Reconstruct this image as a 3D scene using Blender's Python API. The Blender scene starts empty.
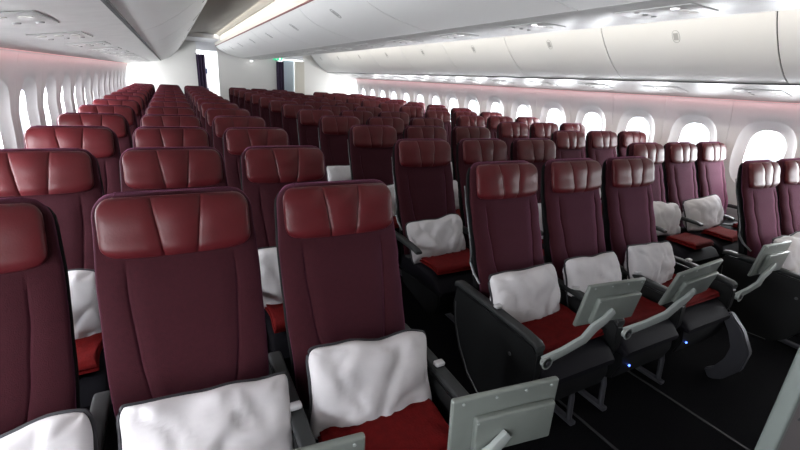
import bpy, bmesh, math, random
from mathutils import Vector, Matrix, noise
random.seed(7)
S = bpy.context.scene
COL = S.collection

# ------------------------------------------------------------------ materials
def mat(name, color, rough=0.6, metal=0.0, spec=0.5, bump=0.0, bscale=60.0, var=0.0, vscale=8.0, sheen=0.0, sheen_tint=None,
        emit=None, estr=0.0, coat=0.0):
    m = bpy.data.materials.new(name); m.use_nodes = True
    nt = m.node_tree; N = nt.nodes; L = nt.links
    b = N['Principled BSDF']
    b.inputs['Base Color'].default_value = (*color, 1)
    b.inputs['Roughness'].default_value = rough
    b.inputs['Metallic'].default_value = metal
    b.inputs['Specular IOR Level'].default_value = spec
    b.inputs['Coat Weight'].default_value = coat
    if sheen:
        b.inputs['Sheen Weight'].default_value = sheen
        b.inputs['Sheen Roughness'].default_value = 0.45
        if sheen_tint: b.inputs['Sheen Tint'].default_value = (*sheen_tint, 1)
    tc = N.new('ShaderNodeTexCoord')
    if var:
        n = N.new('ShaderNodeTexNoise'); n.inputs['Scale'].default_value = vscale; n.inputs['Detail'].default_value = 4
        L.new(tc.outputs['Object'], n.inputs['Vector'])
        r = N.new('ShaderNodeValToRGB')
        r.color_ramp.elements[0].position = .3; r.color_ramp.elements[1].position = .7
        r.color_ramp.elements[0].color = (*[c * (1 - var) for c in color], 1)
        r.color_ramp.elements[1].color = (*[min(1, c * (1 + var)) for c in color], 1)
        L.new(n.outputs['Fac'], r.inputs['Fac']); L.new(r.outputs['Color'], b.inputs['Base Color'])
    if bump:
        n2 = N.new('ShaderNodeTexNoise'); n2.inputs['Scale'].default_value = bscale; n2.inputs['Detail'].default_value = 3
        L.new(tc.outputs['Object'], n2.inputs['Vector'])
        bp = N.new('ShaderNodeBump'); bp.inputs['Strength'].default_value = bump; bp.inputs['Distance'].default_value = 0.004
        L.new(n2.outputs['Fac'], bp.inputs['Height']); L.new(bp.outputs['Normal'], b.inputs['Normal'])
    if emit:
        b.inputs['Emission Color'].default_value = (*emit, 1); b.inputs['Emission Strength'].default_value = estr
    return m

M = {}
M['fabric'] = mat('maroon_fabric', (.028, .0033, .0060), .9, spec=.2, bump=.25, bscale=420, var=.10, vscale=90, sheen=.34, sheen_tint=(.90, .30, .62))
M['leather'] = mat('dark_red_leather', (.072, .0068, .0095), .42, spec=.28, bump=.10, bscale=160, var=.10, vscale=14)
M['seatpan'] = mat('charcoal_leather', (.007, .0065, .009), .6, spec=.06, bump=.15, bscale=120)
M['shell'] = mat('charcoal_plastic', (.006, .0062, .007), .6, spec=.15)
M['console'] = mat('dark_grey_console_plastic', (.007, .0075, .008), .5, spec=.3, bump=.06, bscale=300)
M['armpad'] = mat('grey_armrest_pad', (.022, .024, .025), .5, spec=.3)
M['trim'] = mat('satin_grey_trim', (.10, .105, .11), .38, metal=.3)
M['metal'] = mat('grey_green_painted_metal', (.175, .195, .180), .40, metal=.3, var=.04, vscale=20)
M['metal2'] = mat('pale_cast_metal', (.33, .36, .35), .42, metal=.25)
M['screen'] = mat('black_screen_glass', (.008, .008, .010), .12, coat=.5)
M['darkmetal'] = mat('dark_grey_metal', (.055, .055, .065), .45, metal=.3)
M['pillow'] = mat('white_pillow_cotton', (.54, .525, .54), .9, spec=.2, bump=.10, bscale=50)
M['piping'] = mat('charcoal_piping', (.02, .02, .025), .7)
M['blanket'] = mat('red_blanket_fleece', (.095, .0028, .003), .95, spec=.15, bump=.5, bscale=120, var=.15, vscale=40)
M['belt'] = mat('black_belt_webbing', (.012, .012, .014), .7, bump=.2, bscale=300)
M['wall'] = mat('sidewall_laminate', (.68, .67, .68), .50, bump=.03, bscale=200, var=.015, vscale=3)
M['bin'] = mat('overhead_bin_laminate', (.80, .80, .785), .40, bump=.015, bscale=8)
M['seam'] = mat('dark_bin_seam', (.03, .035, .035), .6)
M['latch'] = mat('grey_bin_latch', (.42, .42, .41), .4)
M['ceiling'] = mat('ceiling_panel', (.44, .43, .385), .6)
M['valance'] = mat('cream_cove_valance', (.74, .71, .64), .5)
M['cap'] = mat('reddish_seam_strip', (.20, .06, .06), .5)
M['psu'] = mat('service_panel_plastic', (.50, .50, .49), .38, bump=.03, bscale=30, var=.08, vscale=12)
M['lens'] = mat('reading_light_lens', (.8, .8, .78), .08, spec=.9, emit=(1, .97, .9), estr=.15)
M['nozzle'] = mat('grey_air_nozzle', (.38, .38, .38), .35)
M['carpet'] = mat('black_carpet', (.0045, .0045, .0055), 1.0, spec=.05, bump=.6, bscale=250, var=.3, vscale=120)
M['track'] = mat('seat_track_metal', (.03, .03, .034), .6, metal=.2)
M['partition'] = mat('partition_laminate', (.76, .75, .72), .55, var=.01, vscale=2)
M['beige'] = mat('beige_galley_panel', (.60, .57, .50), .5)
M['bluepanel'] = mat('pale_blue_galley_panel', (.50, .60, .68), .45)
M['galley'] = mat('galley_white', (.75, .76, .78), .4)
M['galleybox'] = mat('galley_navy_fittings', (.05, .07, .13), .4)
M['curtain'] = mat('dark_purple_curtain', (.035, .020, .050), .9, bump=.2, bscale=200)
M['divider'] = mat('mauve_grey_divider', (.13, .115, .118), .5, bump=.05, bscale=200)
M['dividerframe'] = mat('grey_divider_frame', (.13, .15, .142), .45)
M['pinkled'] = mat('pink_mood_light', (.8, .62, .62), .5, emit=(1.0, .50, .50), estr=.35)
M['blueled'] = mat('blue_power_light', (.05, .1, .8), .4, emit=(.08, .18, 1.0), estr=5.0)
M['exit'] = mat('green_exit_sign_face', (.02, .35, .15), .4, emit=(.05, .6, .3), estr=1.0)
M['exitmark'] = mat('white_exit_mark', (.9, .9, .9), .4, emit=(.9, 1, .95), estr=1.0)
M['lamp'] = mat('white_lamp_lens', (.9, .9, .9), .3, emit=(1, 1, .98), estr=6.0)
M['cove'] = mat('warm_cove_lamp', (.9, .85, .75), .4, emit=(1.0, .86, .68), estr=7.0)

def glass():
    m = bpy.data.materials.new('window_pane'); m.use_nodes = True
    nt = m.node_tree; N = nt.nodes; L = nt.links
    for n in list(N): N.remove(n)
    o = N.new('ShaderNodeOutputMaterial'); mx = N.new('ShaderNodeMixShader')
    t = N.new('ShaderNodeBsdfTransparent'); t.inputs[0].default_value = (.93, .95, .97, 1)
    g = N.new('ShaderNodeBsdfGlossy'); g.inputs['Roughness'].default_value = .03
    mx.inputs[0].default_value = .06
    L.new(t.outputs[0], mx.inputs[1]); L.new(g.outputs[0], mx.inputs[2]); L.new(mx.outputs[0], o.inputs[0])
    return m
M['glass'] = glass()
M['pale'] = mat('pale_grey_plastic', (.42, .42, .43), .4)

# ------------------------------------------------------------------ helpers
def finish(bm, name, smooth=True, angle=40):
    bmesh.ops.remove_doubles(bm, verts=bm.verts, dist=1e-6)
    bmesh.ops.recalc_face_normals(bm, faces=bm.faces)
    me = bpy.data.meshes.new(name); bm.to_mesh(me); bm.free()
    if smooth:
        me.shade_smooth()
        try: me.set_sharp_from_angle(angle=math.radians(angle))
        except Exception: pass
    return me

def obj(name, me, m, parent=None):
    if m is not None and len(me.materials) == 0: me.materials.append(M[m] if isinstance(m, str) else m)
    o = bpy.data.objects.new(name, me); COL.objects.link(o)
    if parent: o.parent = parent
    return o

def thing(name, label, cat, loc=(0, 0, 0), group=None, rotz=0):
    o = bpy.data.objects.new(name, None); COL.objects.link(o)
    o.location = loc; o.rotation_euler = (0, 0, rotz); o.empty_display_size = .1
    o['label'] = label; o['category'] = cat
    if group: o['group'] = group
    return o
def tag(o, label, cat, group=None):
    o['label'] = label; o['category'] = cat
    if group: o['group'] = group
    return o
def struct(name, me, m, parent=None):
    o = obj(name, me, m, parent)
    if parent is None: o['kind'] = 'structure'
    return o

def box(bm, c, s, bev=0.0, seg=2, mtx=None):
    r = bmesh.ops.create_cube(bm, size=1.0)
    vs = r['verts']
    for v in vs: v.co = Vector((v.co.x * s[0], v.co.y * s[1], v.co.z * s[2]))
    if bev > 0:
        es = list({e for v in vs for e in v.link_edges})
        rr = bmesh.ops.bevel(bm, geom=es, offset=bev, segments=seg, affect='EDGES', profile=.5)
        vs = list({v for f in rr['faces'] for v in f.verts} | {v for v in vs if v.is_valid})
    for v in vs:
        if mtx is not None: v.co = mtx @ v.co
        v.co += Vector(c)
    return vs

def tube(bm, pts, r, n=8, closed=False, caps=True):
    pts = [Vector(p) for p in pts]; rings = []
    up = Vector((0, 0, 1))
    K = len(pts)
    for i, p in enumerate(pts):
        a = pts[(i - 1) % K] if (closed or i > 0) else p
        b = pts[(i + 1) % K] if (closed or i < K - 1) else p
        t = (b - a).normalized()
        ref = up if abs(t.dot(up)) < .95 else Vector((1, 0, 0))
        s = t.cross(ref).normalized(); w = s.cross(t)
        rr = r[i] if isinstance(r, (list, tuple)) else r
        rings.append([bm.verts.new(p + s * rr * math.cos(2 * math.pi * k / n) + w * rr * math.sin(2 * math.pi * k / n)) for k in range(n)])
    for i in range(K if closed else K - 1):
        A, B = rings[i], rings[(i + 1) % K]
        for k in range(n):
            bm.faces.new((A[k], A[(k + 1) % n], B[(k + 1) % n], B[k]))
    if not closed and caps:
        bm.faces.new(rings[0]); bm.faces.new(rings[-1])

def skin_rings(bm, rings, close_loop=True, cap=True):
    R = [[bm.verts.new(p) for p in ring] for ring in rings]
    n = len(R[0])
    for A, B in zip(R, R[1:]):
        for k in range(n if close_loop else n - 1):
            bm.faces.new((A[k], A[(k + 1) % n], B[(k + 1) % n], B[k]))
    if cap and close_loop:
        bm.faces.new(R[0]); bm.faces.new(list(reversed(R[-1])))
    return R

def extrude_poly(bm, pts2, x0, x1, axis='x'):
    """prism of a 2D outline; axis x: points are (y,z); axis y: points are (x,z)"""
    def P(p, t): return (t, p[0], p[1]) if axis == 'x' else (p[0], t, p[1])
    a = [bm.verts.new(P(p, x0)) for p in pts2]; b = [bm.verts.new(P(p, x1)) for p in pts2]
    n = len(pts2)
    for k in range(n): bm.faces.new((a[k], a[(k + 1) % n], b[(k + 1) % n], b[k]))
    bm.faces.new(a); bm.faces.new(list(reversed(b)))

def interp(tab, z):
    if z <= tab[0][0]: return tab[0][1]
    for (a, u), (b, v) in zip(tab, tab[1:]):
        if z <= b:
            t = (z - a) / (b - a); t = t * t * (3 - 2 * t) * .5 + t * .5
            return u + (v - u) * t
    return tab[-1][1]

def cyl(bm, c, r, h, axis='z', n=20, r2=None):
    R = {'z': Matrix.Identity(3), 'x': Matrix.Rotation(math.pi / 2, 3, 'Y'), 'y': Matrix.Rotation(math.pi / 2, 3, 'X')}[axis]
    q = bmesh.ops.create_cone(bm, cap_ends=True, segments=n, radius1=r, radius2=r if r2 is None else r2, depth=h)
    for v in q['verts']: v.co = (R @ v.co) + Vector(c)

# ------------------------------------------------------------------ cabin dimensions (metres)
CX = 1.93                      # centre line; +y runs aft, away from the camera
SP, PIT = .4914, .7871         # seat spacing and row pitch
D = {'L': 1.265, 'C': 1.4945, 'R': 1.233}
BX = {'L': 0.0, 'C': 1.93, 'R': 3.895}
ROWS = 13
Y0, Y1 = -2.6, 12.05           # cabin from forward galley to aft partition
def mir(x): return 2 * CX - x

# ------------------------------------------------------------------ seat meshes
YF = [(.42, -.185), (.47, -.178), (.60, -.150), (.774, -.095), (.90, -.048), (1.02, -.002), (1.09, .018), (1.175, .040)]
HW = [(.42, .196), (.55, .203), (.75, .212), (.95, .214), (1.10, .207), (1.19, .204)]
GX = [0, .1, .2, .3, .4, .5, .6, .68, .76, .84, .90, .94, .97, .99, 1.0]

def shaped(zs, hw, yfront, yback, seams=(), depth=.006, nx=34, fn=2.8, fr=.028, top=None, bot=None):
    """loft of horizontal sections: flat-ish front with rounded sides"""
    bm = bmesh.new(); rings = []
    for z in zs:
        w = hw(z); f = yfront(z); b = yback(z)
        xs = [w * math.sin(math.pi / 2 * (-1 + 2 * i / nx)) for i in range(nx + 1)]
        # warp the samples so that five of them follow each seam
        if seams:
            cs = [sx(z)[0] for sx in seams]; cm = [sx((zs[0] + zs[-1]) / 2)[0] for sx in seams]
            js = [min(range(3, nx - 3), key=lambda q: abs(math.sin(math.pi / 2 * (-1 + 2 * q / nx)) * .2 - c)) for c in cm]
            anc = [(-w, -w)] + [(xs[j], c) for j, c in zip(js, cs)] + [(w, w)]
            new = []
            for x in xs:
                for (a0, b0), (a1, b1) in zip(anc, anc[1:]):
                    if x <= a1 + 1e-9: new.append(b0 + (b1 - b0) * (x - a0) / (a1 - a0)); break
            xs = new
            for j, c in zip(js, cs):
                for q, dxx in zip(range(j - 2, j + 3), (-.009, -.004, 0, .004, .009)): xs[q] = c + dxx
        ring = []
        for x in xs:
            t = min(1, abs(x) / w)
            y = f + fr * (1 - (1 - t ** fn) ** (1 / fn))
            for sx in seams:
                c, on = sx(z)
                if on: y += on * depth * math.exp(-((x - c) / .0042) ** 2)
            ring.append(Vector((x, min(y, b), z)))
        for i in range(1, 12):
            t = -1 + 2 * i / 12; x = -w * math.sin(math.pi / 2 * t)
            tt = abs(x) / w
            ring.append(Vector((x, b - .02 * (1 - (1 - tt ** 3) ** (1 / 3)) * (1 if b - f > .05 else .3), z)))
        rings.append(ring)
    skin_rings(bm, rings)
    return bm

def round_end(z, z0, z1, r):
    """width loss near both ends of a rounded panel"""
    d = 0
    if z > z1 - r: d = r - math.sqrt(max(0, r * r - (z - (z1 - r)) ** 2))
    if z < z0 + r: d = max(d, r - math.sqrt(max(0, r * r - (z0 + r - z) ** 2)))
    return d

def zlist(z0, z1, n, r=.05):
    out = []
    for i in range(n + 1):
        t = i / n; out.append(z0 + (z1 - z0) * (.5 - .5 * math.cos(math.pi * t)) * .6 + (z1 - z0) * t * .4)
    return out

MESH = {}
def make_seat_meshes():
    # backrest cushion
    z0, z1 = .43, 1.174
    def tt(z): return max(0, (z - (z1 - .03)) / .03)
    def bseam(s):
        return lambda z: (s * interp([(.45, .098), (.60, .106), (.75, .128), (.90, .140), (.985, .140)], z), max(0, min(1, (.985 - z) / .02)))
    bm = shaped(zlist(z0, z1, 44), lambda z: interp(HW, z) - round_end(z, z0 - .2, z1, .062),
                lambda z: interp(YF, z) - .012 * math.exp(-((z - .66) / .09) ** 2) + .016 * tt(z) ** 2,
                lambda z: interp(YF, z) + .050 - .012 * tt(z) ** 2, seams=(bseam(-1), bseam(1)), depth=.007, fr=.034)
    MESH['backrest'] = finish(bm, 'backrest')
    # hard shell behind
    bm = shaped(zlist(.36, 1.157, 22), lambda z: interp(HW, z) + .003 - round_end(z, .2, 1.160, .056),
                lambda z: interp(YF, z) + .044, lambda z: interp(YF, z) + .062 + .06 * min(.45, 1.157 - z), fr=.012)
    MESH['shell'] = finish(bm, 'shell')
    # headrest pad with two slanted seams that converge downward
    p0, p1 = 1.008, 1.166
    def hseam(s): return lambda z: (s * (.042 + .021 * (z - p0) / (p1 - p0)), 1)
    def hb(z):
        t = (z - (p0 + p1) / 2) / ((p1 - p0) / 2); return .016 * abs(t) ** 4
    bm = shaped(zlist(p0, p1, 22), lambda z: .1925 - round_end(z, p0, p1, .040),
                lambda z: interp(YF, z) - .030 + hb(z), lambda z: interp(YF, z) + .012,
                seams=(hseam(-1), hseam(1)), depth=.0065, nx=38, fr=.030, fn=3.2)
    MESH['headrest'] = finish(bm, 'headrest', angle=60)
    # piping outline of the pad
    bm = bmesh.new(); pts = []
    for a in range(40):
        t = 2 * math.pi * a / 40; c, s = math.cos(t), math.sin(t)
        x = .188 * math.copysign(abs(c) ** .34, c); z = 1.087 + .0780 * math.copysign(abs(s) ** .45, s)
        pts.append((x, interp(YF, z) - .004 + .004 * abs(x) / .19, z))
    tube(bm, pts, .0042, 6, closed=True); MESH['piping'] = finish(bm, 'piping')
    # side trim: a slim light strip that follows the shell and hooks forward at its foot
    bm = bmesh.new()
    for s in (-1,):
        pts = [(s * .214, interp(YF, z) + .066, z) for z in (1.06, .98, .90, .82, .76)]
        pts += [(s * .220, interp(YF, z) + .07 - o, z) for z, o in ((.71, .002), (.67, .02), (.635, .06))]
        tube(bm, pts, [.003, .004, .004, .005, .006, .007, .007, .005], 6)
    MESH['side_trim'] = finish(bm, 'side_trim')
    # seat cushion
    bm = bmesh.new(); rings = []
    for i in range(13):
        t = i / 12; y = -.115 - .485 * t
        zt = .475 + .018 * math.sin(math.pi * min(1, t * 1.1)) - (.06 * max(0, (t - .82) / .18) ** 2); zb = .36 + .03 * t
        w = .214 - .012 * (t > .97)
        ring = []
        for k in range(24):
            a = 2 * math.pi * k / 24; c, s = math.cos(a), math.sin(a)
            ring.append(Vector((w * math.copysign(abs(c) ** .28, c), y, (zt + zb) / 2 + (zt - zb) / 2 * math.copysign(abs(s) ** .38, s))))
        rings.append(ring)
    skin_rings(bm, rings); MESH['cushion'] = finish(bm, 'seat_cushion')
    # pan / front apron
    bm = bmesh.new()
    extrude_poly(bm, [(-.12, .37), (-.575, .40), (-.585, .33), (-.56, .25), (-.50, .22), (-.16, .28)], -.205, .205)
    bmesh.ops.bevel(bm, geom=list(bm.edges), offset=.008, segments=2, affect='EDGES')
    MESH['pan'] = finish(bm, 'seat_pan')
    # legs: one frame of two struts and a floor shoe
    bm = bmesh.new()
    tube(bm, [(0, -.46, .26), (0, -.49, .14), (0, -.50, .02)], .014, 8)
    tube(bm, [(0, -.16, .29), (0, -.06, .15), (0, .06, .02)], .016, 8)
    box(bm, (0, -.22, .014), (.035, .62, .022), .006)
    MESH['leg'] = finish(bm, 'leg')
    # ordinary armrest
    bm = bmesh.new(); rings = []
    prof = [(.01, .585, .030), (-.05, .592, .034), (-.15, .598, .032), (-.28, .598, .028), (-.37, .594, .026), (-.40, .588, .018)]
    for y, z, h in prof:
        ring = []
        for k in range(14):
            a = 2 * math.pi * k / 14; c, s = math.cos(a), math.sin(a)
            ring.append(Vector((.021 * math.copysign(abs(c) ** .5, c), y, z + h * .5 * math.copysign(abs(s) ** .6, s))))
        rings.append(ring)
    skin_rings(bm, rings); MESH['armrest'] = finish(bm, 'armrest')
    bm = bmesh.new()
    extrude_poly(bm, [(.02, .59), (-.10, .575), (-.14, .48), (-.12, .34), (-.02, .34), (.0, .45)], -.014, .014)
    bmesh.ops.bevel(bm, geom=list(bm.edges), offset=.004, segments=2, affect='EDGES')
    MESH['arm_bracket'] = finish(bm, 'armrest_bracket')
    bm = bmesh.new(); box(bm, (0, -.385, .590), (.030, .022, .020), .006); MESH['armrest_cap'] = finish(bm, 'armrest_cap')
    # front-row console between seats (solid side panel with rounded lower rear corner)
    out = [(-.02, .575), (-.54, .565), (-.565, .545), (-.57, .44), (-.53, .33), (-.46, .20)]
    arc = [(-.46 + .40 * (1 - math.cos(a)) * 1.0, .20 + .0) for a in ()]
    out += [(-.38, .13), (-.28, .115), (-.18, .16), (-.09, .26), (-.03, .38), (-.005, .48)]
    bm = bmesh.new(); extrude_poly(bm, out, -.021, .021)
    bmesh.ops.bevel(bm, geom=list(bm.edges), offset=.005, segments=2, affect='EDGES')
    MESH['console'] = finish(bm, 'console')
    bm = bmesh.new(); rings = []
    for y, z in [(-.005, .585), (-.03, .592), (-.25, .590), (-.48, .582), (-.545, .574), (-.562, .562)]:
        ring = []
        for k in range(14):
            a = 2 * math.pi * k / 14; c, s = math.cos(a), math.sin(a)
            ring.append(Vector((.0225 * math.copysign(abs(c) ** .4, c), y, z + .013 * math.copysign(abs(s) ** .5, s))))
        rings.append(ring)
    skin_rings(bm, rings); MESH['console_top'] = finish(bm, 'console_pad')
    bm = bmesh.new()
    pts = [(-.0225, -.03, .50), (-.0225, -.045, .40), (-.0225, -.10, .29), (-.0225, -.18, .19), (-.0225, -.27, .138), (-.0225, -.37, .145)]
    tube(bm, pts, .0022, 5); MESH['console_line'] = finish(bm, 'console_edge_line')
    bm = bmesh.new(); cyl(bm, (-.021, -.43, .46), .008, .008, 'x'); cyl(bm, (.021, -.50, .53), .009, .008, 'x')
    MESH['console_button'] = finish(bm, 'console_button')
    bm = bmesh.new(); box(bm, (0, -.30, .612), (.036, .026, .016), .006, 3); MESH['latch_cap'] = finish(bm, 'console_latch')
    # seat belt straps lying on the cushion
    for s, key in ((-1, 'belt_l'), (1, 'belt_r')):
        bm = bmesh.new()
        pts = [(s * .205, -.19, .47), (s * .17, -.24, .497), (s * .09, -.31, .502), (s * .03, -.33, .503)]
        vs = [[bm.verts.new(Vector(p) + Vector((0, dy, dz))) for dy, dz in ((-.022, 0), (.022, 0), (.022, .003), (-.022, .003))] for p in pts]
        for A, B in zip(vs, vs[1:]):
            for q in range(4): bm.faces.new((A[q], A[(q + 1) % 4], B[(q + 1) % 4], B[q]))
        bm.faces.new(vs[0]); bm.faces.new(vs[-1][::-1])
        MESH[key] = finish(bm, 'seat_belt')
    bm = bmesh.new(); box(bm, (0, -.33, .509), (.055, .045, .012), .004); MESH['buckle'] = finish(bm, 'belt_buckle')
    bm = bmesh.new(); cyl(bm, (0, 0, 0), .005, .006, 'y'); MESH['led'] = finish(bm, 'power_light')
    bm = bmesh.new()     # foot arch of an end seat
    pts = [(0, -.575, .41), (0, -.645, .33), (0, -.69, .24), (0, -.68, .14), (0, -.63, .05), (0, -.58, .012)]
    rings = []
    for i, p in enumerate(pts):
        w = [.05, .075, .09, .09, .075, .06][i]; p = Vector(p)
        a = Vector(pts[max(0, i - 1)]); b = Vector(pts[min(5, i + 1)]); t = (b - a).normalized(); nrm = Vector((0, -t.z, t.y))
        rings.append([p + Vector((sx * .02, 0, 0)) + nrm * sy * w / 2 for sx, sy in ((-1, -1), (1, -1), (1, 1), (-1, 1))])
    skin_rings(bm, rings); bmesh.ops.bevel(bm, geom=list(bm.edges), offset=.006, segments=2, affect='EDGES')
    MESH['arch'] = finish(bm, 'foot_arch')
make_seat_meshes()

# monitors on folding arms (front row): panel, housing, screen
def make_monitor_meshes():
    W, H = .285, .19
    bm = bmesh.new(); box(bm, (0, 0, 0), (W, .016, H), .006, 3); MESH['monitor'] = finish(bm, 'monitor')
    bm = bmesh.new(); box(bm, (.022, -.016, -.020), (W * .76, .020, H * .62), .006, 3); MESH['housing'] = finish(bm, 'monitor_housing')
    bm = bmesh.new(); box(bm, (0, .0085, 0), (W - .03, .002, H - .03)); MESH['screen'] = finish(bm, 'screen')
    bm = bmesh.new(); cyl(bm, (0, 0, 0), .0035, .003, 'y', 10); MESH['screw'] = finish(bm, 'screw')
make_monitor_meshes()

ORD = ['front', 'second', 'third', 'fourth', 'fifth', 'sixth', 'seventh', 'eighth', 'ninth', 'tenth', 'eleventh', 'twelfth', 'last']
COLN = {'L': ['window', 'middle', 'aisle'], 'C': ['left aisle', 'middle', 'right aisle'], 'R': ['aisle', 'middle', 'window']}
BLK = {'L': 'left', 'C': 'centre', 'R': 'right'}

def monitor_on(seat, pivot, centre, yaw, tilt, roll, elbow=None):
    """part of the seat: jointed arm from the armrest front end to the back of the screen (world coordinates given)"""
    o = seat.location
    P = Vector(pivot) - o; C = Vector(centre) - o
    mon = obj('monitor', MESH['monitor'], 'metal', seat)
    mon.location = C; mon.rotation_mode = 'QUATERNION'
    Rm = Matrix.Rotation(yaw, 3, 'Z') @ Matrix.Rotation(tilt, 3, 'X') @ Matrix.Rotation(roll, 3, 'Y')
    mon.rotation_quaternion = Rm.to_quaternion()
    mon['label'] = 'grey metal monitor back raised on its arm'
    obj('monitor_housing', MESH['housing'], 'metal', mon); obj('screen', MESH['screen'], 'screen', mon); 
    for sx, sy, sz in [(x, -.009, .082) for x in (-.115, -.03, .05, .12)] + [(-.08, -.0245, .028), (.10, -.0245, .028)]:
        q = obj('screw', MESH['screw'], 'metal2', mon); q.location = (sx, sy, sz)
    # arm: from pivot forward/up, elbow, up behind the housing
    att = C + Rm @ Vector((.0, -.030, -.02))
    low = C + Rm @ Vector((-.075, -.036, -.085))
    bm = bmesh.new()
    pts = [P, P + (low - P) * .35 + Vector((0, -.012, .0)), P + (low - P) * .75 + Vector((0, -.012, -.008)), low, (low + att) / 2 + Rm @ Vector((0, -.004, 0)), att]
    wd = [.026, .021, .022, .024, .020, .016]
    rings = []
    for i, p in enumerate(pts):
        a = pts[max(0, i - 1)]; b = pts[min(len(pts) - 1, i + 1)]; t = (b - a).normalized()
        s = t.cross(Vector((0, 1, 0))).normalized(); n = s.cross(t).normalized()
        ring = []
        for k in range(12):
            a_ = 2 * math.pi * k / 12; c, q = math.cos(a_), math.sin(a_)
            ring.append(p + s * wd[i] * math.copysign(abs(c) ** .5, c) + n * .009 * math.copysign(abs(q) ** .5, q))
        rings.append(ring)
    skin_rings(bm, rings)
    arm = obj('monitor_arm', finish(bm, 'monitor_arm'), 'metal2', seat)
    bm = bmesh.new(); cyl(bm, P + Vector((0, -.010, 0)), .021, .020, 'y', 24)
    cyl(bm, P + Vector((0, -.018, 0)), .027, .004, 'y', 24)
    obj('arm_hinge', finish(bm, 'arm_hinge'), 'metal2', arm)
    bm = bmesh.new(); cyl(bm, P + Vector((0, -.0215, 0)), .011, .004, 'y', 18)
    obj('hinge_pin', finish(bm, 'hinge_pin'), 'darkmetal', arm)

seats = {}
def seat(blk, k, n):
    x = BX[blk] + (k - 1) * SP; y = D[blk] + n * PIT
    front = n == 0
    lab = SEATLAB.get((blk, k, n))
    if lab is None:
        nth = ORD[n]
        lab = f'maroon {COLN[blk][k]} seat with dark red headrest, {nth} row of the {BLK[blk]} block'
    t = thing('airline_seat', lab, 'seat', (x, y, 0), f'maroon airline seats of the {BLK[blk]} block')
    b = obj('backrest', MESH['backrest'], 'fabric', t)
    obj('shell', MESH['shell'], 'shell', t)
    h = obj('headrest', MESH['headrest'], 'leather', t)
    h['label'] = 'dark red leather headrest with two stitched seams'
    c = obj('seat_cushion', MESH['cushion'], 'seatpan', t)
    obj('seat_pan', MESH['pan'], 'shell', t)
    if n < 5:
        obj('piping', MESH['piping'], 'leather', h)
        if k == 0 and blk != 'L': obj('side_trim', MESH['side_trim'], 'trim', t)
        bl = obj('seat_belt', MESH['belt_l'], 'belt', t); obj('seat_belt', MESH['belt_r'], 'belt', t); obj('buckle', MESH['buckle'], 'trim', bl)
    for i, lx in enumerate([-.13, .13]):
        if (k == 0 and i == 1) or (k == 2 and i == 0) or k == 1 and i == 0:
            lg = obj('leg', MESH['leg'], 'darkmetal', t); lg.location = (lx, 0, 0)
    for side in ([-1, 1] if k == 2 else [-1]):
        ax = side * SP / 2
        if front:
            a = obj('armrest_console', MESH['console'], 'console', t); a.location = (ax, 0, 0)
            for nm, mk, mm in (('console_pad', 'console_top', 'armpad'), ('edge_line', 'console_line', 'trim'), ('console_button', 'console_button', 'trim')):
                if mk == 'console_line' and not (k == 0 or side == 1): continue
                q = obj(nm, MESH[mk], mm, a)
            q = obj('console_latch', MESH['latch_cap'], 'pale', a); q['label'] = 'pale grey latch'
        else:
            a = obj('armrest', MESH['armrest'], 'armpad', t); a.location = (ax, 0, 0)
            obj('armrest_bracket', MESH['arm_bracket'], 'console', a)
            if n < 5: obj('armrest_cap', MESH['armrest_cap'], 'trim', a)
    if front and blk == 'C':
        if k in (1, 2):
            l = obj('power_light', MESH['led'], 'blueled', t); l.location = ((1.79 if k == 1 else 2.26) - x, -.588, .325)
            l['label'] = 'tiny glowing blue power light'
    if k == 2 and blk == 'C' and front:
        a = obj('foot_arch', MESH['arch'], 'darkmetal', t); a.location = (SP / 2 - .02, 0, 0)
    seats[(blk, k, n)] = t
    return t

SEATLAB = {
    ('L', 1, 0): 'large maroon middle seat nearest the camera with a big white pillow below',
    ('L', 0, 0): 'maroon window seat cropped by the left edge of the photo, front row',
    ('L', 2, 0): 'maroon aisle seat of the front left row with grey monitor raised before it',
    ('C', 0, 0): 'maroon left aisle seat of the front centre row beside a dark curved side panel',
    ('C', 1, 0): 'maroon middle seat of the front centre row between two raised monitors',
    ('C', 2, 0): 'maroon right aisle seat of the front centre row above a grey foot arch',
    ('R', 0, 0): 'maroon aisle seat of the front right row with dark side, behind a raised monitor',
    ('R', 1, 0): 'maroon middle seat of the front right row at the right edge of the photo',
    ('R', 0, 1): 'maroon aisle seat, second right row, left of two seats lit pink by windows',
    ('R', 1, 1): 'pink lit middle seat of the second right row with red blanket on its cushion',
    ('R', 2, 1): 'brightest pink lit window seat of the second right row beside the sidewall',
}
for blk in 'LCR':
    for n in range(ROWS):
        for k in range(3):
            seat(blk, k, n)

# monitors: pivot, centre, yaw, tilt, roll
monitor_on(seats[('C', 0, 0)], (1.200, .915, .520), (1.437, .861, .760), -.115, .159, .003)
monitor_on(seats[('C', 1, 0)], (1.685, .912, .530), (1.956, .841, .761), -.031, .292, -.132)
monitor_on(seats[('C', 2, 0)], (2.670, .915, .515), (2.839, .890, .725), -.033, .109, .015)
monitor_on(seats[('L', 2, 0)], (.250, .680, .520), (.668, .587, .738), -.20, .06, -.07)
monitor_on(seats[('L', 1, 0)], (-.245, .680, .520), (.150, .600, .762), -.15, .10, -.05)

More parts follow.
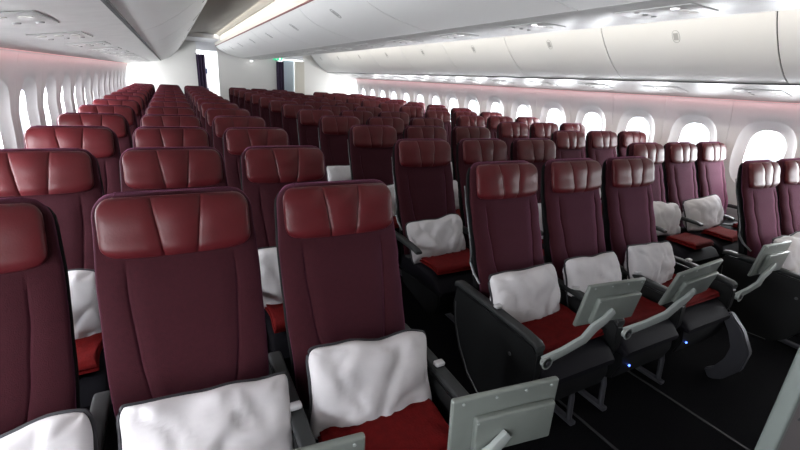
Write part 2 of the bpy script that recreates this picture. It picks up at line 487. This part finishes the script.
# ------------------------------------------------------------------ pillows and blankets
def pillow_mesh(seed, w=.43, h=.285, th=.068, flop=0.0):
    """front skin lies at -y, back at +y; z is the pillow's height"""
    bm = bmesh.new(); NX, NZ = 40, 30
    off = Vector((seed * 3.1, seed * 1.7, seed))
    def P(u, v, side):
        e = max(0, (1 - u * u)) ** .5 * max(0, (1 - v * v)) ** .5
        puff = e ** .75
        cx = 1 - .07 * (1 - abs(v) ** 2) * abs(u) ** 6      # sides drawn in between the corners
        cz = 1 - .10 * (1 - abs(u) ** 2) * abs(v) ** 6
        k = 1 if max(abs(u), abs(v)) < 1e-6 else max(abs(u), abs(v)) * (abs(u) ** 7 + abs(v) ** 7) ** (-1 / 7)
        x = u * w / 2 * cx * k; z = v * h / 2 * cz * k
        x += .006 * noise.noise(Vector((u * 2, v * 2, 5)) + off); z += .010 * noise.noise(Vector((u * 2.2, v, 9)) + off)
        n1 = noise.noise(Vector((u * 2.3, v * 1.8, side)) + off)
        # folds that fan from the corners and the middle
        ang = math.atan2(v + 1.2, u - .1 + .3 * math.sin(seed))
        f = abs(math.sin(ang * 7 + 2.2 * noise.noise(Vector((u * 1.5, v * 1.5, 3)) + off)))
        crease = (1 - f) ** 4 * .011
        n2 = noise.noise(Vector((u * 5 + v * 2, v * 3 - u * 2, 2)) + off)
        y = side * (th * puff + (.016 * n1 + .0045 * n2 - crease * 1.3) * min(1, e * 2.2))
        y += flop * (v * v) * .02 + .012 * noise.noise(Vector((u, v, 7)) + off)
        return Vector((x, y, z))
    grid = {}
    for side in (-1, 1):
        for i in range(NX + 1):
            for j in range(NZ + 1):
                u = math.sin(math.pi / 2 * (-1 + 2 * i / NX)); v = math.sin(math.pi / 2 * (-1 + 2 * j / NZ))
                edge = i in (0, NX) or j in (0, NZ)
                if edge and side == 1: grid[(side, i, j)] = grid[(-1, i, j)]; continue
                grid[(side, i, j)] = bm.verts.new(P(u, v, side if not edge else -.0001))
        for i in range(NX):
            for j in range(NZ):
                q = [grid[(side, i, j)], grid[(side, i + 1, j)], grid[(side, i + 1, j + 1)], grid[(side, i, j + 1)]]
                bm.faces.new(q if side == -1 else q[::-1])
    rim = [grid[(-1, i, 0)].co.copy() for i in range(NX)] + [grid[(-1, NX, j)].co.copy() for j in range(NZ)] + \
          [grid[(-1, i, NZ)].co.copy() for i in range(NX, 0, -1)] + [grid[(-1, 0, j)].co.copy() for j in range(NZ, 0, -1)]
    me = finish(bm, 'pillow_cover', angle=80)
    bm = bmesh.new()
    rim2 = [p * 1.012 + Vector((0, .007, 0)) for p in rim[::2]]
    tube(bm, rim2, .0055, 6, closed=True)
    return me, finish(bm, 'pillow_piping')
PIL = [pillow_mesh(s) for s in (1, 2, 3, 4, 5)]

def pillow(blk, k, n, dx=0, dy=0, dz=0, lean=.36, rz=0, ry=0, var=None, label=None, sc=1.0):
    x = BX[blk] + (k - 1) * SP; y = D[blk] + n * PIT
    lab = label or f'white pillow on the {COLN[blk][k]} seat of the {BLK[blk]} block, {ORD[n]} row'
    var = (k + n * 2) % 5 if var is None else var
    o = thing('pillow', lab, 'pillow', (x + dx - .02, y - .265 + dy, .625 + dz), 'white pillows leaning on the seats')
    o.rotation_euler = (-lean, ry, rz); o.scale = (sc, sc, sc)
    c = obj('pillow_cover', PIL[var][0], 'pillow', o)
    p = obj('piping', PIL[var][1], 'piping', o); p['label'] = 'dark piping round the pillow edge'
    return o

def blanket_mesh(seed, w=.38, d=.29, h=.030):
    bm = bmesh.new(); rings = []
    for lay in range(2):
        rings = []
        z0 = lay * h * .5
        for i in range(25):
            t = i / 24; y = -d / 2 + d * t
            sc = 1 - .03 * lay
            edge = min(t, 1 - t); hh = h * .5 * min(1, (edge * 10) ** .5 + .15)
            ring = []
            for k in range(36):
                a = 2 * math.pi * k / 36; c, s = math.cos(a), math.sin(a)
                X = w / 2 * sc * math.copysign(abs(c) ** .3, c) * (1 + .02 * math.sin(t * 9 + seed))
                Z = z0 + hh / 2 + hh / 2 * math.copysign(abs(s) ** .5, s)
                if s > .2: Z += .006 * noise.noise(Vector((X * 14 + seed, y * 14, 1))) + .004 * noise.noise(Vector((X * 40, y * 25, seed)))
                ring.append(Vector((X, y * sc + .01 * noise.noise(Vector((X * 6, seed, 2))), Z)))
            rings.append(ring)
        skin_rings(bm, rings)
    return finish(bm, 'blanket', angle=70)
BLM = [blanket_mesh(s) for s in (1, 2, 3)]
BLS = [blanket_mesh(s, .27, .22, .036) for s in (5, 6)]
def blanket(blk, k, n, dx=0, dy=0, small=False, rz=0, label=None):
    x = BX[blk] + (k - 1) * SP; y = D[blk] + n * PIT
    lab = label or f'folded red blanket on the {COLN[blk][k]} seat of the {BLK[blk]} block, {ORD[n]} row'
    me = (BLS if small else BLM)[(k + n) % (2 if small else 3)]
    o = obj('blanket', me, 'blanket'); o.location = (x + dx, y - (.44 if small else .385) + dy, .497); o.rotation_euler = (0, 0, rz)
    return tag(o, lab, 'blanket', 'red folded blankets lying on the seats')

PCFG = {('L', 1, 0): dict(dx=.05, dy=-.05, dz=-.035, lean=.60, rz=.08, ry=.12, var=1, label='crumpled white pillow on the large middle seat nearest the camera'),
        ('L', 0, 0): dict(dx=.09, dy=-.05, dz=-.02, lean=.5, ry=-.10, var=2, label='white pillow cut by the bottom left corner of the photo'),
        ('L', 2, 0): dict(dx=.03, dy=-.01, dz=-.03, lean=.45, rz=-.02, ry=.08, var=0, label='large white pillow on the aisle seat with the near monitor'),
        ('C', 0, 0): dict(dx=-.03, dz=-.02, var=3, sc=.95), ('C', 1, 0): dict(dx=-.055, dz=-.015, var=4, sc=.93), ('C', 2, 0): dict(dx=-.06, dz=-.01, ry=.05, var=1, sc=.93),
        ('C', 0, 1): dict(dx=-.02, dz=-.02, ry=-.08, var=2, sc=.95), ('R', 0, 1): dict(dx=-.05, ry=.15, var=0), ('R', 1, 1): dict(dx=.03, ry=-.10, rz=-.1, var=3)}
for blk in 'LCR':
    for n in range(4):
        for k in range(3):
            if blk == 'R' and n == 1 and k == 2: continue
            pillow(blk, k, n, **PCFG.get((blk, k, n), {}))
            if blk == 'R' and n == 1: blanket(blk, k, n, small=True, rz=.1 * k, dy=-.02)
            else: blanket(blk, k, n)
blanket('R', 2, 1, small=True, dy=-.02)

# ------------------------------------------------------------------ floor
bm = bmesh.new(); box(bm, (CX, (Y0 + Y1 + 2.2) / 2, -.03), (6.0, Y1 - Y0 + 2.6, .06)); struct('floor', finish(bm, 'floor', False), 'carpet')
ti = 0
for x in (-.30, .30, 1.64, 2.22, 3.60, 4.03):
    bm = bmesh.new(); box(bm, (x, (Y0 + Y1) / 2, .002), (.014, Y1 - Y0 - .2, .005)); ti += 1
    struct(f'trim_{ti}', finish(bm, 'track', False), 'track')

# ------------------------------------------------------------------ sidewalls with window bays
WP, WW = .6245, {1: 1.807, -1: 1.93}
KS = range(-6, 16)
def wx(z):   # distance of sidewall from centre line
    return interp([(0, 2.755), (.35, 2.775), (.8, 2.80), (1.17, 2.79), (1.40, 2.75), (1.56, 2.70)], z)
ZC, OHW, OHH, IHW, IHH, DEP = 1.085, .232, .31, .152, .225, .045
WZ0, WZ1 = .56, 1.56
def sel(a, hw, hh, e):
    c, s = math.cos(a), math.sin(a)
    k = (abs(c / hw) ** e + abs(s / hh) ** e) ** (-1 / e)
    return c * k, s * k
def rect_ray(a, hw, z0, z1):
    c, s = math.cos(a), math.sin(a)
    t = 1e9
    if abs(c) > 1e-9: t = min(t, hw / abs(c))
    if s > 1e-9: t = min(t, (z1 - ZC) / s)
    if s < -1e-9: t = min(t, (z0 - ZC) / s)
    return c * t, s * t
def side_wall(side, name):
    bm = bmesh.new()
    hw = WP / 2; W0 = WW[side]
    def X(d): return CX + side * d
    cor = [math.atan2(z - ZC, y) for y in (-hw, hw) for z in (WZ0, WZ1)]
    angs = sorted([2 * math.pi * i / 56 - math.pi for i in range(56)] + cor)
    for k in KS:
        yc = W0 + k * WP
        rings = []
        def ring(f):
            r = []
            for a in angs:
                y, z, d = f(a); r.append(bm.verts.new((X(d), yc + y, z)))
            return r
        def F(t):
            def g(a):
                o = sel(a, OHW, OHH, 2.7); e = rect_ray(a, hw - .0015, WZ0, WZ1)
                y = o[0] + (e[0] - o[0]) * t; z = ZC + o[1] + (e[1] - o[1]) * t
                return y, z, wx(z)
            return g
        def G(t):
            def g(a):
                o = sel(a, OHW, OHH, 2.7); i_ = sel(a, IHW, IHH, 2.6)
                y = o[0] + (i_[0] - o[0]) * t; z = ZC + o[1] + (i_[1] - o[1]) * t
                return y, z, wx(z) + DEP * (t ** .8) * (1.0)
            return g
        def H(a):
            i_ = sel(a, IHW, IHH, 2.6); return i_[0] * .97, ZC + i_[1] * .97, wx(ZC + i_[1]) + DEP + .03
        def E(a):
            y, z, d = F(1)(a); return y, z, d + .01
        rs = [ring(E), ring(F(1)), ring(F(.66)), ring(F(.33)), ring(F(0)), ring(G(.08)), ring(G(.35)), ring(G(.7)), ring(G(.95)), ring(G(1)), ring(H)]
        n = len(angs)
        for A, B in zip(rs, rs[1:]):
            for i in range(n): bm.faces.new((A[i], A[(i + 1) % n], B[(i + 1) % n], B[i]))
    # dado below
    ya, yb = W0 + (KS[0] - .5) * WP, W0 + (KS[-1] + .5) * WP
    zs = [0, .12, .24, .35, .45, WZ0 + .0005]
    rows = [[bm.verts.new((X(wx(z) - (.012 if z < .34 else 0)), y, z)) for z in zs] for y in (ya, yb)]
    for i in range(len(zs) - 1): bm.faces.new((rows[0][i], rows[1][i], rows[1][i + 1], rows[0][i + 1]))
    # blank backing behind bay joints
    me = finish(bm, name, angle=35)
    o = struct(name, me, 'wall')
    # backing strips close the hairline joints between the panels
    bm = bmesh.new()
    for k in list(KS)[:-1]:
        y = W0 + (k + .5) * WP
        pr = [bm.verts.new((X(wx(z) + .009), y + dy, z)) for dy in (-.006, .006) for z in (WZ0, .8, 1.0, 1.17, 1.3, 1.4, 1.5, WZ1)]
        for i in range(7): bm.faces.new((pr[i], pr[i + 1], pr[9 + i], pr[8 + i]))
    struct('panel_joint', finish(bm, 'panel_joint'), 'latch', o)
    return ya, yb
side_wall(-1, 'wall_left'); ya, yb = side_wall(1, 'wall_right')

wi = 0
def sky_panel(x, y, side):
    """daylight: a piece of overcast sky right outside the pane"""
    l = bpy.data.lights.new('window_daylight', 'AREA'); l.shape = 'RECTANGLE'; l.size = .60; l.size_y = .66
    l.energy = WIN_E[side]; l.color = (.97, .98, 1.0)
    o = bpy.data.objects.new('window_daylight', l); COL.objects.link(o)
    o.location = (x, y, ZC + .06)
    o.rotation_euler = (math.radians(90), 0, math.radians(90 if side > 0 else -90))
    o['kind'] = 'structure'
WIN_E = {1: 42.0, -1: 50.0}
for side in (-1, 1):
    for k in KS:
        yc = WW[side] + k * WP
        if yc > Y1 - .2 or yc < Y0 + .3: continue
        wi += 1
        bm = bmesh.new()
        outer = [bm.verts.new((CX + side * (wx(ZC) + DEP + .012), yc + sel(2 * math.pi * i / 40, IHW + .004, IHH + .004, 2.6)[0], ZC + sel(2 * math.pi * i / 40, IHW + .004, IHH + .004, 2.6)[1])) for i in range(40)]
        bm.faces.new(outer)
        w = struct(f'window_{wi}', finish(bm, 'pane', False), 'glass')
        bm = bmesh.new()
        pts = [(CX + side * (wx(ZC) + DEP + .004), yc + sel(2 * math.pi * i / 40, IHW, IHH, 2.6)[0], ZC + sel(2 * math.pi * i / 40, IHW, IHH, 2.6)[1]) for i in range(40)]
        tube(bm, pts, .006, 6, closed=True)
        struct('window_frame', finish(bm, 'window_frame'), 'wall', w)
        sky_panel(CX + side * (wx(ZC) + DEP + .26), yc, side)

# ------------------------------------------------------------------ upper shell, ceilings, coves
bm = bmesh.new()
for s in (-1, 1):
    x = CX + s * 2.78
    vs = [bm.verts.new(p) for p in ((x, Y0, 1.55), (x, Y1 + 2.3, 1.55), (x, Y1 + 2.3, 2.45), (x, Y0, 2.45))]; bm.faces.new(vs)
vs = [bm.verts.new(p) for p in ((CX - 2.78, Y0, 2.45), (CX + 2.78, Y0, 2.45), (CX + 2.78, Y1 + 2.3, 2.45), (CX - 2.78, Y1 + 2.3, 2.45))]; bm.faces.new(vs)
struct('ceiling', finish(bm, 'ceiling', False), 'ceiling')
tn = ti
def strip(name, pts, y0, y1, m, ny=1):
    bm = bmesh.new()
    A = [[bm.verts.new((x, y0 + (y1 - y0) * j / ny, z)) for x, z in pts] for j in range(ny + 1)]
    for r0, r1 in zip(A, A[1:]):
        for i in range(len(pts) - 1): bm.faces.new((r0[i], r0[i + 1], r1[i + 1], r1[i]))
    return struct(name, finish(bm, name, True, 50), m)
CE = 10.6
for s in (-1, 1):
    def q(x): return x if s == -1 else mir(x)
    # aisle ceiling, gently vaulted
    vault = [(q(.42), 2.19), (q(.52), 2.25), (q(.65), 2.275), (q(.85), 2.28), (q(1.02), 2.27), (q(1.075), 2.25)]
    tn += 1; strip(f'trim_{tn}', vault, Y0, CE, 'ceiling')
    # lit cream valance between ceiling and centre bins
    val = [(q(1.118), 2.10), (q(1.095), 2.14), (q(1.080), 2.19), (q(1.085), 2.245), (q(1.11), 2.30)]
    tn += 1; strip(f'trim_{tn}', val, Y0, Y1, 'valance')
    # ledge between outer bins and sidewall, plus the ceiling box at the aft end
    led = [(q(-.115), 1.672), (q(-.20), 1.655), (q(-.45), 1.612), (q(-.70), 1.572), (q(-.775), 1.556), (q(-.79), 1.60)]
    tn += 1; strip(f'trim_{tn}', led, Y0, Y1, 'psu')
    tn += 1; strip(f'trim_{tn}', [(q(.36), 2.12), (q(.42), 2.19)], Y0, Y1, 'ceiling')
    bm = bmesh.new(); box(bm, ((q(.43) + q(1.08)) / 2, (CE + Y1) / 2, 2.22), (.66, Y1 - CE, .10), .01); tn += 1
    struct(f'trim_{tn}', finish(bm, 'ceiling_box', False), 'galley')
    # pink mood light at the top of the sidewall
    bm = bmesh.new(); box(bm, (q(-.762), (Y0 + Y1) / 2, 1.553), (.016, Y1 - Y0 - .2, .005))
    t_ = obj('mood_light_strip', finish(bm, 'mood', False), 'pinkled')
    tag(t_, f'long thin pink mood light along the top of the {"left" if s == -1 else "right"} sidewall', 'light strip')
    # warm cove lamp tubes lying in the trough on top of the outer bins
    bm = bmesh.new(); box(bm, (q(.405), (Y0 + Y1) / 2, 2.150), (.010, Y1 - Y0 - .4, .008))
# small ceiling lamp by the aft partition

# ------------------------------------------------------------------ overhead bins
SIDEP = [(3.46, 2.125), (3.478, 2.10), (3.52, 2.035), (3.585, 1.955), (3.665, 1.872), (3.755, 1.795), (3.85, 1.730), (3.925, 1.693), (3.975, 1.676)]
CENTP = [(1.100, 2.092), (1.118, 2.068), (1.175, 2.020), (1.25, 1.978), (1.34, 1.944), (1.45, 1.914), (1.57, 1.890), (1.70, 1.872)]
def bin_unit(kind, y0, y1, label, group, where):
    """kind: 'left','right' outer bins; 'cl','cr' the two faces of the centre bins"""
    if kind == 'right': face = SIDEP; back = [(4.55, 1.70), (4.55, 2.20), (3.50, 2.20)]
    elif kind == 'left': face = [(mir(x), z) for x, z in SIDEP]; back = [(mir(x), z) for x, z in [(4.55, 1.70), (4.55, 2.20), (3.50, 2.20)]]
    elif kind == 'cl': face = CENTP; back = [(1.925, 1.885), (1.925, 2.30), (1.16, 2.30), (1.12, 2.12)]
    else: face = [(mir(x), z) for x, z in CENTP]; back = [(mir(x), z) for x, z in [(1.925, 1.885), (1.925, 2.30), (1.16, 2.30), (1.12, 2.12)]]
    yc = (y0 + y1) / 2
    o = thing('overhead_bin', label, 'overhead bin', (face[4][0], yc, face[-1][1]), group)
    def loc(me_name, bm, m, parent=o):
        for v in bm.verts: v.co -= Vector(o.location)
        ob = obj(me_name, finish(bm, me_name, True, 30), m, parent); return ob
    g = .0045
    cen = Vector((sum(p[0] for p in back) / len(back), sum(p[1] for p in back) / len(back)))
    def inset(p, d):
        v = (cen - Vector(p)); v.normalize(); return (p[0] + v.x * d, p[1] + v.y * d)
    bm = bmesh.new(); extrude_poly(bm, [inset(p, .012) for p in face] + back, y0 + .001, y1 - .001, 'y'); loc('body', bm, 'seam')
    bm = bmesh.new()
    poly = face + [inset(p, .010) for p in reversed(face)]
    extrude_poly(bm, poly, y0 + g, y1 - g, 'y'); d = loc('door', bm, 'bin'); d['label'] = 'smooth off white curved bin door'
    # latch: oval recess outline with a paddle
    i = 2 if kind in ('left', 'right') else 2
    a, b = Vector(face[i]), Vector(face[i + 1]); t = (b - a).normalized(); n = Vector((-t.y, t.x))
    if n.dot(Vector((cen.x, cen.y)) - a) > 0: n = -n
    mid = (a + b) / 2 + t * .01
    bm = bmesh.new(); pts = []
    for k in range(24):
        an = 2 * math.pi * k / 24; r = sel(an, .028, .052, 2.6)
        p = mid + t * r[1] + n * .001; pts.append((p.x, yc + r[0], p.y))
    tube(bm, pts, .0018, 5, closed=True)
    vs = [bm.verts.new((mid.x + (t * c[1] + n * .003).x, yc + c[0], mid.y + (t * c[1] + n * .003).y)) for c in ((-.018, -.03), (.018, -.03), (.018, .03), (-.018, .03))]
    bm.faces.new(vs)
    lt = loc('latch', bm, 'latch')
BP = 1.30
def bins():
    ks = range(-3, 9)
    for idx, k in enumerate(ks):
        y0 = 1.503 + (k - 1) * BP if True else 0
        y1 = y0 + BP
        y0 = max(y0, Y0 + .02); y1 = min(y1, Y1 - .02)
        if y1 - y0 < .25: continue
        nth = ['behind the camera, furthest forward', 'behind the camera', 'just above the camera', 'nearest in view', 'second in view', 'third in view', 'fourth in view', 'fifth in view', 'sixth in view', 'seventh in view', 'eighth in view', 'at the far partition'][idx]
        bin_unit('right', y0, y1, f'white overhead bin above the right window seats, {nth}', 'overhead bins of the right side', k)
        bin_unit('left', y0, y1, f'white overhead bin above the left window seats, {nth}', 'overhead bins of the left side', k)
        bin_unit('cl', y0 - .0, y1, f'white centre bin facing the left aisle, {nth}', 'centre overhead bins facing the left aisle', k)
        bin_unit('cr', y0 - .0, y1, f'white centre bin facing the right aisle, {nth}', 'centre overhead bins facing the right aisle', k)
bins()
for s in (-1, 1):   # reddish cap strip on the upper rim of the centre doors, dark seal under the outer doors
    def q(x): return x if s == -1 else mir(x)
    bm = bmesh.new(); box(bm, (q(1.098), (Y0 + Y1) / 2, 2.100), (.014, Y1 - Y0 - .06, .012)); tn += 1
    struct(f'trim_{tn}', finish(bm, 'cap', False), 'cap')
    bm = bmesh.new(); box(bm, (q(-.118), (Y0 + Y1) / 2, 1.672), (.014, Y1 - Y0 - .06, .010)); tn += 1
    struct(f'trim_{tn}', finish(bm, 'seal', False), 'seam')
# underside channel of the centre bins
bm = bmesh.new(); box(bm, (CX, (Y0 + Y1) / 2, 1.884), (.455, Y1 - Y0 - .04, .028), .006); tn += 1
struct(f'trim_{tn}', finish(bm, 'centre_channel'), 'psu')

# ------------------------------------------------------------------ passenger service units (reading lights + air nozzles)
def psu_meshes():
    bm = bmesh.new(); box(bm, (0, 0, .002), (.20, .34, .007), .003, 2); MESH['psu'] = finish(bm, 'psu_plate')
    bm = bmesh.new()
    cyl(bm, (0, 0, -.002), .019, .004, 'z', 18, .017); MESH['rl'] = finish(bm, 'reading_light')
    bm = bmesh.new(); cyl(bm, (0, 0, -.003), .010, .006, 'z', 14, .014); MESH['noz'] = finish(bm, 'air_nozzle')
psu_meshes()
for blk in 'LCR':
    for n in range(-1, ROWS):
        y = D[blk] + n * PIT - .25
        if blk == 'C': x, z, ry = CX, 1.8665, 0
        elif blk == 'L': x, z, ry = -.40, 1.6155, math.atan2(.17, 1)
        else: x, z, ry = mir(-.40), 1.6155, -math.atan2(.17, 1)
        nm = 'just forward of the front' if n < 0 else f'over the {ORD[n]}'
        t = thing('service_unit', f'grey reading light and air panel of the {BLK[blk]} block, {nm} row', 'service panel', (x, y, z), f'service panels of the {BLK[blk]} block')
        t.rotation_euler = (0, -ry, 0)
        obj('plate', MESH['psu'], 'psu', t)
        for i in range(3):
            r = obj('reading_light', MESH['rl'], 'lens', t); r.location = ((i - 1) * .062, -.09, 0)
            if n < 6:
                r = obj('air_nozzle', MESH['noz'], 'nozzle', t); r.location = ((i - 1) * .062, .08, 0)

# ------------------------------------------------------------------ aft partition, galley, curtains
def slab(name, x0, x1, y0, y1, z0, z1, m, bev=.004, st=True):
    bm = bmesh.new(); box(bm, ((x0 + x1) / 2, (y0 + y1) / 2, (z0 + z1) / 2), (x1 - x0, y1 - y0, z1 - z0), bev)
    return struct(name, finish(bm, name, False), m) if st else obj(name, finish(bm, name, False), m)
YP = Y1
slab('wall_back_left', -.84, .66, YP, YP + .04, .0, 2.44, 'partition')
slab('wall_back_center', 1.13, 2.60, YP, YP + .04, .0, 2.44, 'partition')
slab('wall_back_right', 3.30, 4.71, YP, YP + .04, .0, 2.44, 'partition')
slab('wall_back', -.84, 4.71, YP + 2.1, YP + 2.15, 0, 2.44, 'galley')
slab('wall_front', -.84, 4.71, Y0 - .05, Y0, 0, 2.44, 'divider')
# header over the openings
slab('trim_90', .66, 1.13, YP, YP + .04, 1.98, 2.44, 'galley'); slab('trim_91', 2.60, 3.30, YP, YP + .04, 1.94, 2.44, 'galley')
for nm, x0, x1 in (('baseboard_left', -.80, .66), ('baseboard_center', 1.13, 2.60), ('baseboard_right', 3.30, 4.62)):
    slab(nm, x0, x1, YP - .012, YP - .001, 0, .10, 'seam', .002)

def curtain(x0, x1, y, z0, z1, label, folds):
    bm = bmesh.new(); n = folds * 8; rings = []
    for side in (-1, 1):
        pass
    top = []; rows = []
    for j in range(9):
        z = z0 + (z1 - z0) * j / 8; row = []
        for i in range(n + 1):
            t = i / n; a = t * folds * 2 * math.pi
            row.append((x0 + (x1 - x0) * t, y + .022 * math.sin(a) * (1.15 - .3 * j / 8), z))
        rows.append(row)
    F = [[bm.verts.new(p) for p in r] for r in rows]; B = [[bm.verts.new((p[0], p[1] + .004, p[2])) for p in r] for r in rows]
    for j in range(8):
        for i in range(n):
            bm.faces.new((F[j][i], F[j][i + 1], F[j + 1][i + 1], F[j + 1][i])); bm.faces.new((B[j][i], B[j + 1][i], B[j + 1][i + 1], B[j][i + 1]))
    t = thing('curtain', label, 'curtain', ((x0 + x1) / 2, y, z0))
    for v in bm.verts: v.co -= t.location
    obj('cloth', finish(bm, 'cloth'), 'curtain', t)
    bm = bmesh.new(); tube(bm, [(x0 - (x0 + x1) / 2 - .02, 0, z1 - z0 + .012), (x1 - (x0 + x1) / 2 + .02, 0, z1 - z0 + .012)], .008, 8)
    obj('rail', finish(bm, 'rail'), 'trim', t)
curtain(.64, .835, YP - .06, .05, 1.88, 'dark purple pleated curtain in the left aisle opening at the far end', 3)
curtain(2.56, 2.76, YP - .06, .05, 1.86, 'dark curtain in the right aisle opening below the green sign', 3)
# galley beyond the left opening
g = thing('galley_cabinet', 'white galley cabinet with navy fittings seen through the left aisle opening', 'cabinet', (.72, YP + .75, 0))
bm = bmesh.new(); box(bm, (0, 0, .95), (.42, .5, 1.9), .01); obj('body', finish(bm, 'body', False), 'galley', g)
for z in (.55, 1.02, 1.50):
    bm = bmesh.new(); box(bm, (.08, -.262, z), (.22, .02, .12), .006); obj('fitting', finish(bm, 'fitting', False), 'galleybox', g)
# lavatory corner of the right opening: pale blue panel and beige column
g = thing('lavatory_door', 'pale blue lavatory door panel beside the dark curtain in the right opening', 'door', (2.92, YP + .10, 0))
bm = bmesh.new(); box(bm, (0, 0, .96), (.30, .03, 1.90), .01); obj('panel', finish(bm, 'panel', False), 'bluepanel', g)
bm = bmesh.new(); box(bm, (-.10, -.022, .98), (.02, .014, .10), .004); obj('door_handle', finish(bm, 'handle', False), 'trim', g)
g = obj('column', None or (lambda b: (box(b, (0, 0, .95), (.26, .10, 1.90), .012), finish(b, 'column', False))[1])(bmesh.new()), 'beige')
g.location = (3.19, YP - .01, 0); tag(g, 'tall beige column at the right side of the right aisle opening', 'column')
# exit sign
g = thing('exit_sign', 'small green exit sign over the right aisle opening', 'sign', (2.60, YP - .10, 1.93))
bm = bmesh.new(); box(bm, (0, 0, 0), (.24, .03, .09), .006); obj('housing', finish(bm, 'housing', False), 'exit', g)
bm = bmesh.new()
box(bm, (-.045, -.017, 0), (.012, .003, .05)); box(bm, (-.02, -.017, .012), (.028, .003, .01)); box(bm, (.05, -.017, 0), (.04, .003, .06))
obj('pictogram', finish(bm, 'pictogram', False), 'exitmark', g)
# small round lamp near the far end under the centre bins
g = thing('ceiling_lamp', 'small round white lamp on the far centre partition top', 'lamp', (1.93, YP - .10, 1.84))
bm = bmesh.new(); cyl(bm, (0, 0, 0), .045, .03, 'z', 20, .05); obj('housing', finish(bm, 'h'), 'galley', g)
bm = bmesh.new(); cyl(bm, (0, 0, -.022), .034, .014, 'z', 20); obj('lens', finish(bm, 'l'), 'lamp', g)

# ------------------------------------------------------------------ divider in front of the centre block
g = thing('cabin_divider', 'mauve grey cabin divider with pale metal edge at the lower right corner', 'divider', (1.93, .253, 0))
bm = bmesh.new(); box(bm, (0, -.001, .93), (1.40, .026, 1.86), .003); obj('panel', finish(bm, 'panel', False), 'divider', g)
for s in (-1, 1):
    bm = bmesh.new(); box(bm, (s * .715, 0, .93), (.030, .034, 1.86), .006, 3); e = obj('edge_frame', finish(bm, 'edge', True), 'dividerframe', g)
    e['label'] = 'pale grey green edge frame'
bm = bmesh.new(); tube(bm, [(-.655, -.018, .80), (-.650, -.021, .83), (-.635, -.022, .855), (-.60, -.021, .87)], .003, 6)
obj('hook', finish(bm, 'hook'), 'trim', g)

# ------------------------------------------------------------------ lights
def area(name, loc, rot, sx, sy, e, col=(1, 1, 1)):
    l = bpy.data.lights.new(name, 'AREA'); l.shape = 'RECTANGLE'; l.size = sx; l.size_y = sy; l.energy = e; l.color = col
    o = bpy.data.objects.new(name, l); COL.objects.link(o); o.location = loc; o.rotation_euler = rot
    return o
# cove lamps: left aisle washes the cream valance from above, right aisle shines out over the right bins
area('cove_lamp', (.97, (Y0 + Y1) / 2, 2.255), (0, math.radians(-52), 0), .04, Y1 - Y0 - .6, 13, (1, .90, .80))
area('cove_lamp', (2.80, (Y0 + Y1) / 2, 2.235), (0, math.radians(-75), 0), .04, Y1 - Y0 - .6, 60, (1, .93, .82))
for s in (-1, 1):
    area('mood_lamp', (CX + s * 2.672, (Y0 + Y1) / 2, 1.548), (0, 0, 0), .02, Y1 - Y0 - .6, 7, (1, .42, .42))
# aft galley light; unseen forward fill added to brighten the left front seats
area('galley_lamp', (CX, YP + 1.0, 2.38), (0, 0, 0), 4.6, 1.4, 260, (.97, .98, 1))
area('forward_fill_light', (-.72, -1.7, 1.15), (math.radians(90), 0, math.radians(-90)), 1.0, 1.7, 8, (.97, .98, 1))

w = bpy.data.worlds.new('World'); S.world = w; w.use_nodes = True
bg = w.node_tree.nodes['Background']; bg.inputs[0].default_value = (.93, .96, 1, 1); bg.inputs[1].default_value = 1.5

# ------------------------------------------------------------------ camera
f, yaw, pitch, roll = 414.557, .50372, .32830, .065246
cy, sy, cp, sp_ = math.cos(yaw), math.sin(yaw), math.cos(pitch), math.sin(pitch)
Rv = Vector((cy, -sy, 0)); Fv = Vector((sy * cp, cy * cp, -sp_)); Uv = Vector((sy * sp_, cy * sp_, cp))
c, s = math.cos(roll), math.sin(roll)
R2 = Rv * c + Uv * s; U2 = Uv * c - Rv * s
cd = bpy.data.cameras.new('camera'); cd.sensor_width = 36; cd.lens = f / 800 * 36; cd.clip_start = .02
co = bpy.data.objects.new('camera', cd); COL.objects.link(co)
m = Matrix((R2, U2, -Fv)).transposed().to_4x4(); m.translation = Vector((.0179, 0, 1.5064)); co.matrix_world = m
S.camera = co
S.view_settings.view_transform = 'Standard'; S.view_settings.look = 'None'; S.view_settings.gamma = 1
S.view_settings.use_curve_mapping = False; S.view_settings.exposure = 0.05
